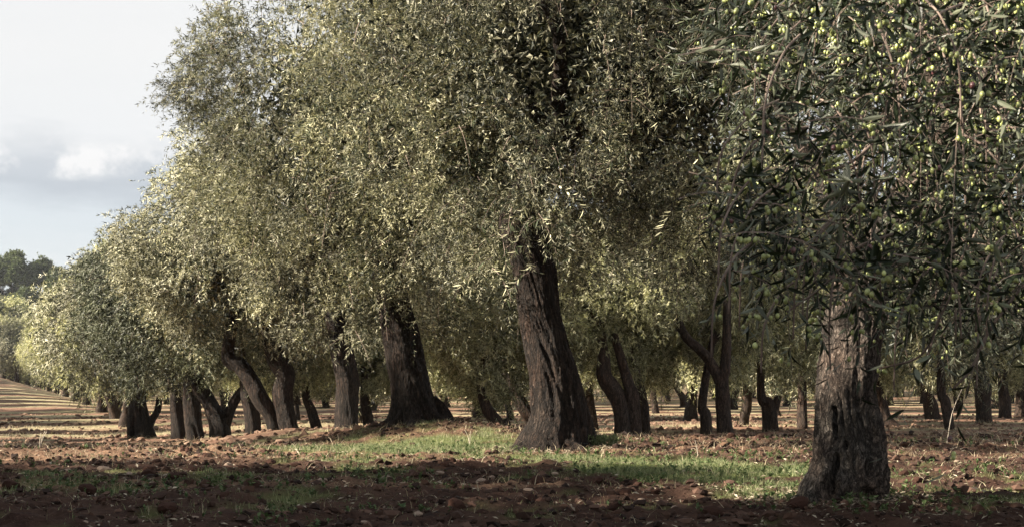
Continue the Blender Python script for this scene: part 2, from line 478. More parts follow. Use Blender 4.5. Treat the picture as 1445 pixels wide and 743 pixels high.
def crown(c, r, n_clump, n_twig, n_leaf, L, Wd, seed, droop=0.4, twig_len=0.32, clump_r=0.16, inner=0.74, lob=0.34, keep=-0.45, leaf_sd=0.2, bough=0.29, fill=0.12, hang=0.15, simple=False):
    """foliage of an olive crown: boughs spread over a lumpy ellipsoid, clumps of twigs on the outside of each bough, leaves along each twig,
    some twigs hanging as long strands, and large sprays deep inside. Returns leaf geometry plus the twigs (origin, direction, length, droop)."""
    rng = np.random.default_rng(seed)
    c = np.array(c, float); r = np.array(r, float)
    nb_ = max(12, int(n_clump / 12))
    D = rand_unit(rng, nb_ * 3)
    hol = fbm(D[:, 0] * 3 + 5, D[:, 1] * 3, D[:, 2] * 3, seed=seed, octv=2)
    D = D[hol > keep][:nb_]
    nb_ = len(D)
    lump = 1 + lob * fbm(D[:, 0] * 1.7 + seed, D[:, 1] * 1.7, D[:, 2] * 1.7, seed=seed + 2, octv=3)
    BR = bough * r.mean() * rng.uniform(0.6, 1.25, nb_)
    rad = (inner + (1 - inner) * rng.random(nb_) ** 0.6) * lump - bough * 0.7
    BP = c + D * rad[:, None] * r
    bhue = np.clip(rng.normal(0.35, 0.3, nb_), 0, 1); btin = np.clip(0.5 + 0.36 * rng.normal(size=nb_), 0, 1)
    bi = rng.integers(0, nb_, n_clump)
    n = n_clump
    cd = nrm(rand_unit(rng, n) + 0.75 * nrm(D[bi] * r))
    P = BP[bi] + cd * BR[bi][:, None] * rng.uniform(0.75, 1.05, n)[:, None]
    hue_c = np.clip(bhue[bi] + rng.normal(0, .2, n), 0, 1)
    tin_c = np.clip(btin[bi] + .1 * rng.normal(size=n), 0, 1)
    m = n * n_twig
    ci = np.repeat(np.arange(n), n_twig)
    o = P[ci] + rng.normal(size=(m, 3)) * clump_r
    d = nrm(cd[ci] * 0.8 + rand_unit(rng, m) * 0.75)
    d[:, 2] = d[:, 2] * 0.85 + 0.05
    hg = rng.random(m) < hang
    TL = twig_len * rng.uniform(0.55, 1.35, m) * np.where(hg, 1.5, 1.0)
    dr = droop * rng.uniform(0.2, 1.5, m) * np.where(hg, 2.2, 1.0)
    k = m * n_leaf
    ti = np.repeat(np.arange(m), n_leaf)
    s = rng.random(k) ** 0.7
    tl = TL[ti][:, None]; S = s[:, None]
    down = np.array([0, 0, -1.0])
    p = o[ti] + d[ti] * S * tl + down * (dr[ti] * TL[ti] * s * s)[:, None]
    t = nrm(d[ti] + down * (2 * dr[ti] * s)[:, None])
    side = nrm(np.cross(t, rand_unit(rng, k)))
    ld = nrm(t * rng.uniform(0.35, 1.0, k)[:, None] + side * 0.75)
    nv = nrm(np.cross(ld, np.cross(t, ld)) * 0.6 + rand_unit(rng, k) * 0.7 + np.array([0, 0, 0.5]))
    ll = L * np.clip(rng.normal(1, leaf_sd, k), 0.5, 1.6)
    tint = np.clip(tin_c[ci][ti] + rng.normal(0, 0.22, k), 0, 1)
    hue = np.clip(hue_c[ci][ti] + rng.normal(0, 0.15, k), 0, 1)
    ww = ll * (Wd / L) * rng.uniform(0.8, 1.2, k)
    # deep leaves: broad sprays that fill the middle of the crown
    kf = int(k * fill)
    if kf:
        q_ = BP[rng.integers(0, nb_, kf)] + rng.normal(size=(kf, 3)) * r * 0.13 - 0.12 * (BP[rng.integers(0, nb_, kf)] - c) * 0
        q_ = c + (q_ - c) * rng.uniform(0.3, 0.82, kf)[:, None]
        p = np.vstack([p, q_]); ld = np.vstack([ld, rand_unit(rng, kf)]); nv = np.vstack([nv, rand_unit(rng, kf)])
        lf = L * rng.uniform(1.4, 2.4, kf); ll = np.hstack([ll, lf]); ww = np.hstack([ww, lf * .42])
        tint = np.hstack([tint, rng.random(kf) * .3]); hue = np.hstack([hue, rng.random(kf) * .3])  # inner sprays coloured dark to stand in for shade inside the crown
    v, f = leaves(p, ld, nv, ll, ww, simple=simple); kk = 3 if simple else 4
    return v, f, {'tint': np.repeat(tint, kk), 'hue': np.repeat(hue, kk)}, (o, d, TL, dr)


def twig_mesh(o, d, TL, dr, rad, seg=4):
    """thin three-sided drooping rods"""
    m = len(o); s = np.linspace(0, 1, seg)[None, :, None]
    rad = np.broadcast_to(np.asarray(rad, float), (m,))
    P = o[:, None] + d[:, None] * s * TL[:, None, None] + np.array([0, 0, -1.0]) * (s * s) * (dr * TL)[:, None, None]
    a = nrm(np.cross(d, np.array([0.3, 0.5, 0.2]))); b = nrm(np.cross(d, a))
    rr = rad[:, None, None] * (1 - 0.7 * s)
    V = []
    for k in range(3):
        t = k * 2.0944
        V.append(P + (a * math.cos(t) + b * math.sin(t))[:, None] * rr)
    V = np.stack(V, 2).reshape(-1, 3)                       # m, seg, 3
    i = (np.arange(m)[:, None, None] * seg * 3 + np.arange(seg - 1)[None, :, None] * 3)
    k = np.arange(3)[None, None, :]; k2 = (k + 1) % 3
    q1 = np.stack([i + k, i + k2, i + 3 + k2], -1).reshape(-1, 3)
    q2 = np.stack([i + k, i + 3 + k2, i + 3 + k], -1).reshape(-1, 3)
    return V, np.vstack([q1, q2])


def localize(v, loc):
    return np.asarray(v, float) - np.array(loc)


def solve_d(px, py, guess, lo=34, hi=150):
    ds = np.linspace(lo, hi, 600)
    xs = (px - HX) * ds / FPX
    yy = HY + FPX * (CAMZ - H0(xs, ds)) / ds
    e = np.abs(yy - py) + 0.03 * np.abs(ds - guess)
    return float(ds[np.argmin(e)])


# ---------------------------------------------------------------- trees with trunks read off the photograph
# stems: rows px, py, width_px ; first row of the first stem is the foot
def stem_path(rows, d, lean=0.0, foot=None):
    out = []
    for k, (px, py, wpx) in enumerate(rows):
        dd = d + lean * k
        x, y, zz = W(px, py, dd)
        out.append((x, y, zz, 0.5 * wpx * dd / FPX))
    if foot is not None:
        x, y, zz, r = out[0]
        out[0] = (x, y, min(zz, foot) , r)
    return out


def build_tree(label, stems, d, cr, seed, leaf, mat='leaf', bark='bark', res=(60, 48), flare=0.25, holes=(), group=None,
               limbs=5, twigs=500, mound=0.0, flare_h=.35, shared=None, roots=0, kamp=1.0, keep=-0.45, droop=0.4, kn=6, lobes=0.10, rough=0.05, crown_kw=None):
    """cr = crown centre and radii in metres; leaf = clumps, twigs, leaves, leaf length"""
    fx, fy, _ = W(stems[0][0][0], stems[0][0][1], d)
    fz = float(H(fx, fy)) - 0.06
    loc = (fx, fy, fz)
    root = thing('olive_tree', label, 'olive tree', loc, group)
    rng = np.random.default_rng(seed)
    cc, rr = np.array(cr[0], float), np.array(cr[1], float)
    parts = []
    for k, st in enumerate(stems):
        foot = fz - 0.05 if k == 0 or abs(st[0][1] - stems[0][0][1]) < 12 else None
        p = stem_path(st, d + (0.0 if k == 0 else 0.02 * k), foot=foot)
        if p[-1][2] < cc[2] - 0.4 and (k == 0 or st[-1][1] < 545):
            t = p[-1]; u = p[-2]
            # carry on up into the crown
            p.append((t[0] * 0.6 + cc[0] * 0.4 + (t[0] - u[0]) * 0.3, t[1], t[2] * 0.45 + (cc[2] - 0.3) * 0.55, t[3] * 0.7))
        parts.append(gnarled(p, res[0], res[1], seed * 7 + k, flare=flare if foot is not None else 0.0, flare_h=flare_h, holes=holes if k == 0 else (),
                             knots=kn, lobes=lobes, rough=rough, knot_amp=kamp))
        tops = p[-1] if k == 0 else tops
    v, t = join(parts)
    link('trunk', mesh_np('trunk', localize(v, loc), t, M[bark], smooth=True), root)
    for k in range(roots):
        a = 6.283 * (k + rng.uniform(-.3, .3)) / roots; rb = stems[0][1][2] * .5 * d / FPX
        ln = rb * rng.uniform(1.9, 2.8); w_ = rb * rng.uniform(.16, .30)
        pts = []
        for t_ in (0.55, .95, 1.25, 1.0):
            q_ = rb * t_ if t_ < 1.0 or len(pts) < 2 else (rb * 1.3 if len(pts) == 2 else ln)
            ax = a + .25 * len(pts) * rng.uniform(-.6, .6)
            x_, y_ = fx + q_ * math.cos(ax), fy + q_ * math.sin(ax)
            pts.append((x_, y_, float(H(x_, y_)) + (.26, .10, .04, -.05)[len(pts)] * rb * 2.2, w_ * (1, .85, .6, .25)[len(pts)]))
        v, t = gnarled(pts, 20, 14, seed * 5 + k, lobes=.1, rough=.10, knots=3)
        link('root', mesh_np('root', localize(v, loc), t, M[bark], smooth=True), root)
    for k in range(limbs):
        a = 6.283 * (k + rng.uniform(-.25, .25)) / max(limbs, 1)
        e = cc + rr * np.array([math.cos(a) * 0.62, math.sin(a) * 0.62, rng.uniform(-0.1, 0.55)])
        b = np.array(tops[:3]) - np.array([0, 0, 0.35]); md = (b + e) / 2 + rng.normal(size=3) * 0.25 + np.array([0, 0, 0.2])
        r0 = tops[3] * 0.75
        v, t = gnarled([(*b, r0), (*(b * .65 + md * .35), r0 * .8), (*md, r0 * .55), (*e, r0 * 0.2)], 22, 14, seed * 11 + k, lobes=.05, knots=2)
        link('limb', mesh_np('limb', localize(v, loc), t, M[bark], smooth=True), root)
    if shared is not None:                        # one of a few crowns grown once and reused
        sm = CROWNS[shared]
        o = link('crown', sm, root, kind='stuff'); o.location = Vector(cc - np.array(loc)); o.scale = tuple(rr / np.array([3.2, 3.2, 2.6]))
        o.rotation_euler = (0, 0, 0)
        return root, (cc, rr)
    n_c, n_t, n_l, ll = leaf
    kw = dict(keep=keep, droop=droop, simple=d > 28); kw.update(crown_kw or {})
    v, f, at, tw = crown(cc, rr, n_c, n_t, n_l, ll, ll * 0.165, seed + 100, **kw)
    link('crown', mesh_np('crown', localize(v, loc), f, M[mat], at), root, kind='stuff')
    if twigs:
        idx = rng.choice(len(tw[0]), min(twigs, len(tw[0])), replace=False)
        v, f = twig_mesh(tw[0][idx], tw[1][idx], tw[2][idx] * 1.1, tw[3][idx], 0.0035 + 0.00012 * d)
        link('twigs', mesh_np('twigs', localize(v, loc), f, M['twig']), root, kind='stuff')
    return root, (cc, rr)


ROW = 'big old olive trees standing in the front row'
# two mounds the biggest trunks stand on
TREE_XY += [(2.72, 11.0, 0.02, 0.6), (0.60, 18.3, 0.07, 1.0), (-1.7, 24.0, 0.12, 1.3)]

mid_root, _ = build_tree(
    'huge olive tree with the thickest dark fluted trunk, standing in green grass',
    [[(785, 650, 88), (786, 622, 82), (788, 586, 71), (784, 538, 63), (773, 490, 57), (763, 449, 55), (754, 389, 59), (744, 345, 58), (735, 300, 52)]],
    18.2, ((1.5, 18.8, 5.85), (4.8, 4.2, 3.4)), 11, (1000, 20, 23, 0.068), res=(190, 150), flare=0.85, flare_h=.3, lobes=0.10, rough=0.11, kn=9,
    holes=((1.35, 1.05, 0.3, 0.35, 0.12), (1.9, 0.6, 0.25, 0.5, 0.16)), group=ROW, limbs=6, twigs=2200, roots=9, keep=-.8)
build_tree(
    'large leaning olive tree with a small stump at the right of its foot',
    [[(587, 612, 74), (587, 598, 66), (583, 568, 54), (578, 538, 50), (566, 479, 50), (553, 419, 43), (545, 380, 40)],
     [(628, 610, 24), (626, 592, 20), (618, 574, 16), (610, 560, 10)]],
    24.0, ((-1.65, 24.0, 5.15), (4.5, 4.2, 3.1)), 12, (900, 19, 22, 0.074), res=(130, 100), flare=0.7, lobes=0.11, rough=0.13,
    group=ROW, limbs=6, twigs=1600, roots=8, crown_kw=dict(lob=0.16))
build_tree(
    'olive tree with single upright grey trunk, left of the one with the stump',
    [[(490, 607, 36), (490, 600, 32), (489, 560, 30), (490, 538, 32), (482, 492, 33), (476, 461, 29), (470, 430, 27)]],
    31.0, ((-4.2, 31.0, 4.75), (3.5, 3.5, 2.6)), 13, (620, 17, 20, 0.088), res=(90, 60), flare=0.2, group=ROW, limbs=5, twigs=700)
build_tree(
    'olive tree with two crossing stems, one arching far to the left and one curling upright',
    [[(409, 616, 26), (403, 585, 26), (399, 554, 28), (403, 529, 27), (391, 507, 30), (385, 486, 30), (375, 462, 26)],
     [(391, 616, 20), (388, 603, 20), (382, 585, 20), (369, 563, 24), (355, 538, 22), (340, 517, 22), (322, 501, 18)]],
    35.0, ((-6.7, 35.0, 4.0), (3.6, 3.4, 2.3)), 14, (560, 16, 19, 0.095), res=(80, 50), flare=0.22, group=ROW, limbs=4, twigs=500)
build_tree(
    'slim straight olive trunk between the crossing stems and the V shaped trunk',
    [[(358, 622, 21), (355, 585, 21), (349, 554, 19), (346, 530, 16)]],
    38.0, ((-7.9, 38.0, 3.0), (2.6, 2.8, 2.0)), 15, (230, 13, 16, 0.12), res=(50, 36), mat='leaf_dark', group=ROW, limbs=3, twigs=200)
build_tree(
    'olive tree whose trunk forks into a wide V close to the ground',
    [[(312, 624, 26), (310, 600, 27), (296, 569, 21), (283, 548, 23), (272, 525, 18)], [(314, 606, 18), (324, 579, 14), (332, 563, 13), (338, 554, 12), (345, 535, 10)]],
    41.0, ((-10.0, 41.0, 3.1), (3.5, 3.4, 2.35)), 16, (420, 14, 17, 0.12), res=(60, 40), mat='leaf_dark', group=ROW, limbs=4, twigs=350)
build_tree(
    'dark straight olive tree, right one of the close pair left of the V',
    [[(278, 624, 21), (272, 585, 24), (270, 563, 24), (268, 540, 19)]],
    44.0, ((-10.9, 44.5, 2.9), (2.9, 2.9, 2.1)), 17, (280, 13, 16, 0.125), res=(50, 36), group=ROW, limbs=3, twigs=200)
build_tree(
    'dark straight olive tree, left one of the close pair left of the V',
    [[(252, 624, 17), (250, 585, 18), (249, 566, 18), (246, 545, 15)]],
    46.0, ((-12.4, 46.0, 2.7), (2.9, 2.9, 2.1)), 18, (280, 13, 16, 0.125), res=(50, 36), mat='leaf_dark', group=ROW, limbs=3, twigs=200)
build_tree(
    'olive tree with pale lit stem on its left and curved branch on its right',
    [[(207, 627, 28), (204, 606, 23), (200, 583, 20), (196, 560, 18)], [(188, 620, 14), (186, 600, 13), (187, 583, 13), (190, 565, 11)], [(208, 606, 12), (214, 592, 10), (222, 578, 9), (225, 560, 8)]],
    50.0, ((-13.9, 50.0, 2.9), (3.2, 3.1, 2.35)), 19, (360, 13, 16, 0.13), res=(50, 36), group=ROW, limbs=3, twigs=250)

# ---------------------------------------------------------------- the near tree at the right, with single leaves, olives and twigs
NX, NY = W(1195, 700, 11.0)[:2]
# knot holes and clefts: angle (0 left, 1.57 facing the camera), height, angular width, height extent, depth
HOLES = ((.80, .84, .13, .05, .25), (.84, .72, .10, .14, .22), (.98, .40, .13, .10, .3), (1.88, .39, .12, .07, .24), (2.30, .34, .15, .10, .26),
         (.95, .21, .2, .09, .3), (1.8, .20, .16, .08, .26), (1.27, .57, .10, .035, .2), (1.35, .10, .12, .10, .2), (2.2, .12, .14, .12, .25), (1.55, .45, .07, .12, .12))
near_root, _ = build_tree(
    'nearest olive tree, with stout knotted hollow trunk and branches full of green olives',
    [[(1190, 714, 100), (1191, 695, 94), (1195, 660, 86), (1197, 620, 76), (1197, 570, 72), (1198, 530, 72), (1202, 490, 74), (1212, 440, 76), (1225, 380, 66)]],
    11.0, ((4.75, 11.7, 4.6), (3.3, 3.2, 3.1)), 21, (480, 12, 16, 0.09), mat='leaf_near', bark='bark_near', res=(210, 170), flare=0.26, lobes=0.10,
    rough=0.13, kn=30, kamp=1.25, group=None, limbs=5, twigs=1400, roots=8,
    holes=HOLES)
nloc = np.array(near_root.location)


def leaf_proto(name, bend):
    """one olive leaf 1 long: lance shaped, folded along its rib and bent"""
    xs = [0, .18, .42, .7, 1.0]; ws = [.012, .075, .10, .07, .0]
    v, f = [], []
    for k, (x, w_) in enumerate(zip(xs, ws)):
        zc = -bend * x * x
        v += [(x, -w_, zc + w_ * .35), (x, 0, zc), (x, w_, zc + w_ * .35)]
    for k in range(4):
        a = k * 3
        f += [(a, a + 3, a + 4), (a, a + 4, a + 1), (a + 1, a + 4, a + 5), (a + 1, a + 5, a + 2)]
    return np.array(v), np.array(f)


LP = [leaf_proto('leaf', b) for b in (0.05, 0.16, -0.08)]
leaf_me = [mesh_np('leaf', v, f, M['leaf_near'], {'tint': np.full(len(v), t), 'hue': np.full(len(v), h)})
           for (v, f) in LP for (t, h) in ((0.2, 0.1), (0.6, 0.3), (0.9, 0.6))]


def olive_mesh(mat, ln=0.0132, wd=0.0098):
    nr, ns = 6, 8; v = [(0, 0, 0)]; f = []
    for i in range(1, nr):
        a = math.pi * i / nr
        for j in range(ns):
            b = 2 * math.pi * j / ns
            v.append((wd * math.sin(a) * math.cos(b), wd * math.sin(a) * math.sin(b), -ln + ln * math.cos(a)))
    v.append((0, 0, -2 * ln - 0.001)); e = len(v) - 1
    for j in range(ns):
        k = (j + 1) % ns
        f.append((0, 1 + j, 1 + k)); f.append((e, 1 + (nr - 2) * ns + k, 1 + (nr - 2) * ns + j))
        for i in range(nr - 2):
            p = 1 + i * ns
            f += [(p + j, p + ns + j, p + ns + k), (p + j, p + ns + k, p + k)]
    return np.array(v), np.array(f), mat


OV, OF, _ = olive_mesh(None)
olive_me = mesh_np('olive', OV, OF, M['olive'], smooth=True)
olive_ripe_me = mesh_np('olive', OV, OF, M['olive_ripe'], smooth=True)

rng = np.random.default_rng(77)
random.seed(5)
# fruiting branchlets hang in the camera-side skirt of the crown
nb = 900
brs = []
while len(brs) < nb:
    d = rng.uniform(4.9, 9.6)
    px = rng.uniform(990, 1600); py = rng.uniform(-60, 505)
    # outline of the near foliage against what lies behind it
    edge = np.interp(py, [-60, 60, 130, 200, 260, 340, 430, 505], [1010, 1015, 1050, 1060, 1000, 985, 1035, 1130])
    low = np.interp(px, [990, 1080, 1200, 1300, 1450, 1600], [330, 415, 430, 460, 470, 470])
    if px < edge + 15 * rng.random() or py > low: continue
    if math.hypot(px - 1180, py - 110) < 62 and rng.random() < 0.85: continue
    brs.append((px, py, d))
bo, bd, bl, bdr = [], [], [], []
for (px, py, d) in brs:
    p = np.array(W(px, py, d)); bo.append(p)
    dirn = nrm(np.array([rng.normal(-0.15, 0.8), rng.normal(-0.35, 0.5), rng.normal(0.1, 0.35)]))
    bd.append(dirn); bl.append(rng.uniform(0.3, 0.75)); bdr.append(rng.uniform(0.4, 1.1))
bo, bd, bl, bdr = np.array(bo), np.array(bd), np.array(bl), np.array(bdr)
# origins sit back along the branchlet so that its end hangs where it was placed
bo = bo - bd * bl[:, None] * 0.5 + np.array([0, 0, 1.0]) * (bdr * bl * 0.3)[:, None]
bo[:, 2] = np.maximum(bo[:, 2], 1.45)
down = np.array([0, 0, -1.0])


def along(i, s):
    p = bo[i] + bd[i] * s * bl[i] + down * bdr[i] * bl[i] * s * s
    t = nrm(bd[i] + down * 2 * bdr[i] * s)
    return p, t


LB, LD, LN, LL = [], [], [], []
OL = []
for i in range(nb):
    n = int(bl[i] / 0.022)
    for k in range(n):
        s = 0.08 + 0.92 * (k // 2 * 2 + rng.uniform(0, .6)) / n
        p, t = along(i, min(s, 1.0))
        a = (k // 2) * 1.57 + (k % 2) * 3.14 + rng.normal(0, .3)
        u = nrm(np.cross(t, [0.1, 0.2, 1.0])); v_ = np.cross(t, u)
        sd = u * math.cos(a) + v_ * math.sin(a)
        if rng.random() < 0.22: continue
        LB.append(p); LD.append(nrm(t * rng.uniform(.5, 1.1) + sd * .8)); LN.append(nrm(t * 0.8 - sd * 0.5 + rng.normal(size=3) * .35)); LL.append(rng.uniform(.055, .10))
    if rng.random() < 0.62:
        for k in range(rng.integers(2, 7)):
            p, t = along(i, rng.uniform(.1, .95))
            for _ in range(rng.integers(1, 4)):
                OL.append(p + np.array([rng.normal(0, .011), rng.normal(0, .011), -0.006 - abs(rng.normal(0, .010))]))
LB, LD, LN, LL, OL = map(np.array, (LB, LD, LN, LL, OL))


def frame(d, n):
    y = nrm(np.cross(n, d)); zv = np.cross(d, y)
    return d, y, zv


# size in the picture decides which become single parts
inview = lambda P: (np.abs(P[:, 0] / P[:, 1] * FPX + HX - 722.5) < 715) & (HY - (P[:, 2] - CAMZ) / P[:, 1] * FPX > 5)
order = np.argsort(-(LL / LB[:, 1]) * inview(LB))
single = set(order[:300].tolist())
for i in order[:300]:
    x, y, zv = frame(LD[i], LN[i]); L = LL[i]
    o = link('leaf', leaf_me[i % 9], near_root)
    m4 = Matrix(((x[0] * L, y[0] * L, zv[0] * L, LB[i][0] - nloc[0]), (x[1] * L, y[1] * L, zv[1] * L, LB[i][1] - nloc[1]),
                 (x[2] * L, y[2] * L, zv[2] * L, LB[i][2] - nloc[2]), (0, 0, 0, 1)))
    o.matrix_basis = m4
rest = order[300:]
X, Y, Z = frame(LD[rest], LN[rest])
vs = []; ts = []; off = 0; tn = []; hu = []
for k, (pv, pf) in enumerate(LP):
    sel = np.arange(len(rest)) % 3 == k
    b, x, y, zv, L = LB[rest][sel] - nloc, X[sel], Y[sel], Z[sel], LL[rest][sel]
    v = b[:, None] + L[:, None, None] * (x[:, None] * pv[None, :, 0:1] + y[:, None] * pv[None, :, 1:2] + zv[:, None] * pv[None, :, 2:3])
    n, mm = len(b), len(pv)
    vs.append(v.reshape(-1, 3)); ts.append((pf[None] + (np.arange(n) * mm)[:, None, None]).reshape(-1, 3) + off); off += n * mm
    tn.append(np.repeat(rng.random(n), mm)); hu.append(np.repeat(rng.random(n) * .6, mm))
link('leaves', mesh_np('leaves', np.vstack(vs), np.vstack(ts), M['leaf_near'], {'tint': np.hstack(tn), 'hue': np.hstack(hu)}), near_root, kind='stuff')

oo = np.argsort(OL[:, 1] + 100 * (~inview(OL)))
for c, i in enumerate(oo[:300]):
    o = link('olive', olive_ripe_me if c % 19 == 7 else olive_me, near_root)
    o.location = Vector(OL[i] - nloc); s = random.uniform(.75, 1.05); o.scale = (s, s, s)
    o.rotation_euler = (random.uniform(-.4, .4), random.uniform(-.4, .4), random.uniform(0, 6))
    if c % 19 == 7: o['label'] = 'purple ripening olive'
rst = OL[oo[300:]] - nloc
sz = rng.uniform(.72, 1.0, len(rst))
v = rst[:, None] + OV[None] * sz[:, None, None]
link('olives', mesh_np('olives', v.reshape(-1, 3), (OF[None] + (np.arange(len(rst)) * len(OV))[:, None, None]).reshape(-1, 3), M['olive'], smooth=True), near_root, kind='stuff')
# twigs: the longest, nearest are single parts
to = np.argsort(bo[:, 1])
for i in to[:120]:
    v, f = twig_mesh(bo[i:i + 1], bd[i:i + 1], bl[i:i + 1], bdr[i:i + 1], 0.0032, seg=8)
    link('twig', mesh_np('twig', v - nloc, f, M['twig']), near_root)
j = to[120:]
v, f = twig_mesh(bo[j], bd[j], bl[j], bdr[j], 0.003, seg=7)
link('twigs', mesh_np('twigs', v - nloc, f, M['twig']), near_root, kind='stuff')


def branch_px(rows, bark='twig', seed=0):
    p = []
    for (px, py, dd, wpx) in rows:
        x, y, zz = W(px, py, dd); p.append((x, y, zz, 0.5 * wpx * dd / FPX))
    v, t = gnarled(p, 24, 6, seed, lobes=0.04, rough=0.05, knots=2)
    link('branch', mesh_np('branch', v - nloc, t, M[bark], smooth=True), near_root)


branch_px([(1225, 380, 10.6, 40), (1120, 180, 10.4, 26), (1060, 90, 10, 14), (1010, 60, 9.6, 7)], 'bark_near', 1)
branch_px([(1445, 60, 7.5, 9), (1395, 90, 7.3, 9), (1385, 150, 7.2, 8), (1405, 200, 7.2, 6), (1440, 215, 7.2, 4)], 'twig', 2)
branch_px([(1330, -20, 6.8, 7), (1290, 60, 6.6, 6), (1270, 140, 6.5, 5), (1200, 240, 6.4, 4)], 'twig', 3)
branch_px([(1300, 140, 6.1, 5), (1250, 185, 6.0, 4.5), (1200, 230, 5.9, 4), (1150, 245, 5.8, 3)], 'twig', 4)
branch_px([(1140, 180, 5.9, 4.5), (1080, 190, 5.8, 4), (1045, 230, 5.7, 3.5), (1025, 300, 5.7, 3)], 'twig', 5)
branch_px([(1260, 330, 5.6, 4), (1210, 350, 5.6, 4), (1165, 400, 5.6, 3.2), (1110, 440, 5.6, 2.5)], 'twig', 6)
branch_px([(1445, 400, 5.5, 5), (1400, 460, 5.5, 4.5), (1370, 520, 5.5, 4), (1345, 548, 5.5, 3)], 'twig', 7)
branch_px([(1410, 215, 6.5, 4), (1390, 300, 6.5, 4), (1340, 400, 6.5, 3.5), (1310, 500, 6.4, 3)], 'twig', 8)
branch_px([(1190, 330, 5.4, 4), (1175, 400, 5.4, 3.4), (1170, 470, 5.4, 3), (1172, 520, 5.4, 2)], 'twig', 9)
branch_px([(1240, 520, 6.2, 2.5), (1300, 500, 6.1, 3.2), (1330, 440, 6.0, 3.5), (1360, 380, 6.0, 4)], 'twig', 10)

rng = np.random.default_rng(404)
for k in range(46):
    px, py = rng.uniform(1030, 1460), rng.uniform(-10, 400)
    if px < 1100 and py < 150: continue
    dd = rng.uniform(5.0, 6.4); sx = rng.choice([-1, 1]) * rng.uniform(20, 90); ln = rng.uniform(110, 200); w0 = rng.uniform(2.6, 4.6)
    branch_px([(px, py, dd + .3, w0), (px + sx * .5, py + ln * .15, dd + .1, w0 * .85), (px + sx, py + ln * .5, dd, w0 * .7), (px + sx * 1.1, py + ln, dd, w0 * .4)], 'twig', 20 + k)

# ---------------------------------------------------------------- single leaves of the middle tree (the nearest of its skirt)
mloc = np.array(mid_root.location)
leaf_me_mid = [mesh_np('leaf', v, f, M['leaf'], {'tint': np.full(len(v), t), 'hue': np.full(len(v), h)})
               for (v, f) in LP for (t, h) in ((0.4, 0.3), (0.95, 0.8))]
rng = np.random.default_rng(8)
cnt = 0
while cnt < 300:
    # sprigs hanging in front of the trunk top and along the low edge of the crown
    px, py = (rng.uniform(690, 770), rng.uniform(270, 385)) if rng.random() < .6 else (rng.uniform(640, 1000), rng.uniform(150, 330))
    o = np.array(W(px, py, rng.uniform(14.6, 15.6))); d = nrm(np.array([rng.normal(0, .6), rng.normal(-.3, .4), -.25])); TL = rng.uniform(.3, .5)
    v, f = twig_mesh(o[None], d[None], np.array([TL]), np.array([.7]), 0.004, seg=6)
    link('twig', mesh_np('twig', v - mloc, f, M['twig']), mid_root)
    for k in range(14):
        s = 0.15 + .85 * k / 14
        p = o + d * s * TL + down * .7 * TL * s * s; t = nrm(d + down * 1.4 * s)
        sd = nrm(np.cross(t, rng.normal(size=3))); ld = nrm(t * .7 + sd * .8); nn = nrm(t * .6 - sd * .6 + rng.normal(size=3) * .3)
        x, y, zv = frame(ld, nn); L = rng.uniform(.08, .12)
        q_ = link('leaf', leaf_me_mid[cnt % 6], mid_root)
        q_.matrix_basis = Matrix(((x[0] * L, y[0] * L, zv[0] * L, p[0] - mloc[0]), (x[1] * L, y[1] * L, zv[1] * L, p[1] - mloc[1]),
                                  (x[2] * L, y[2] * L, zv[2] * L, p[2] - mloc[2]), (0, 0, 0, 1)))
        cnt += 1
        if cnt >= 300: break

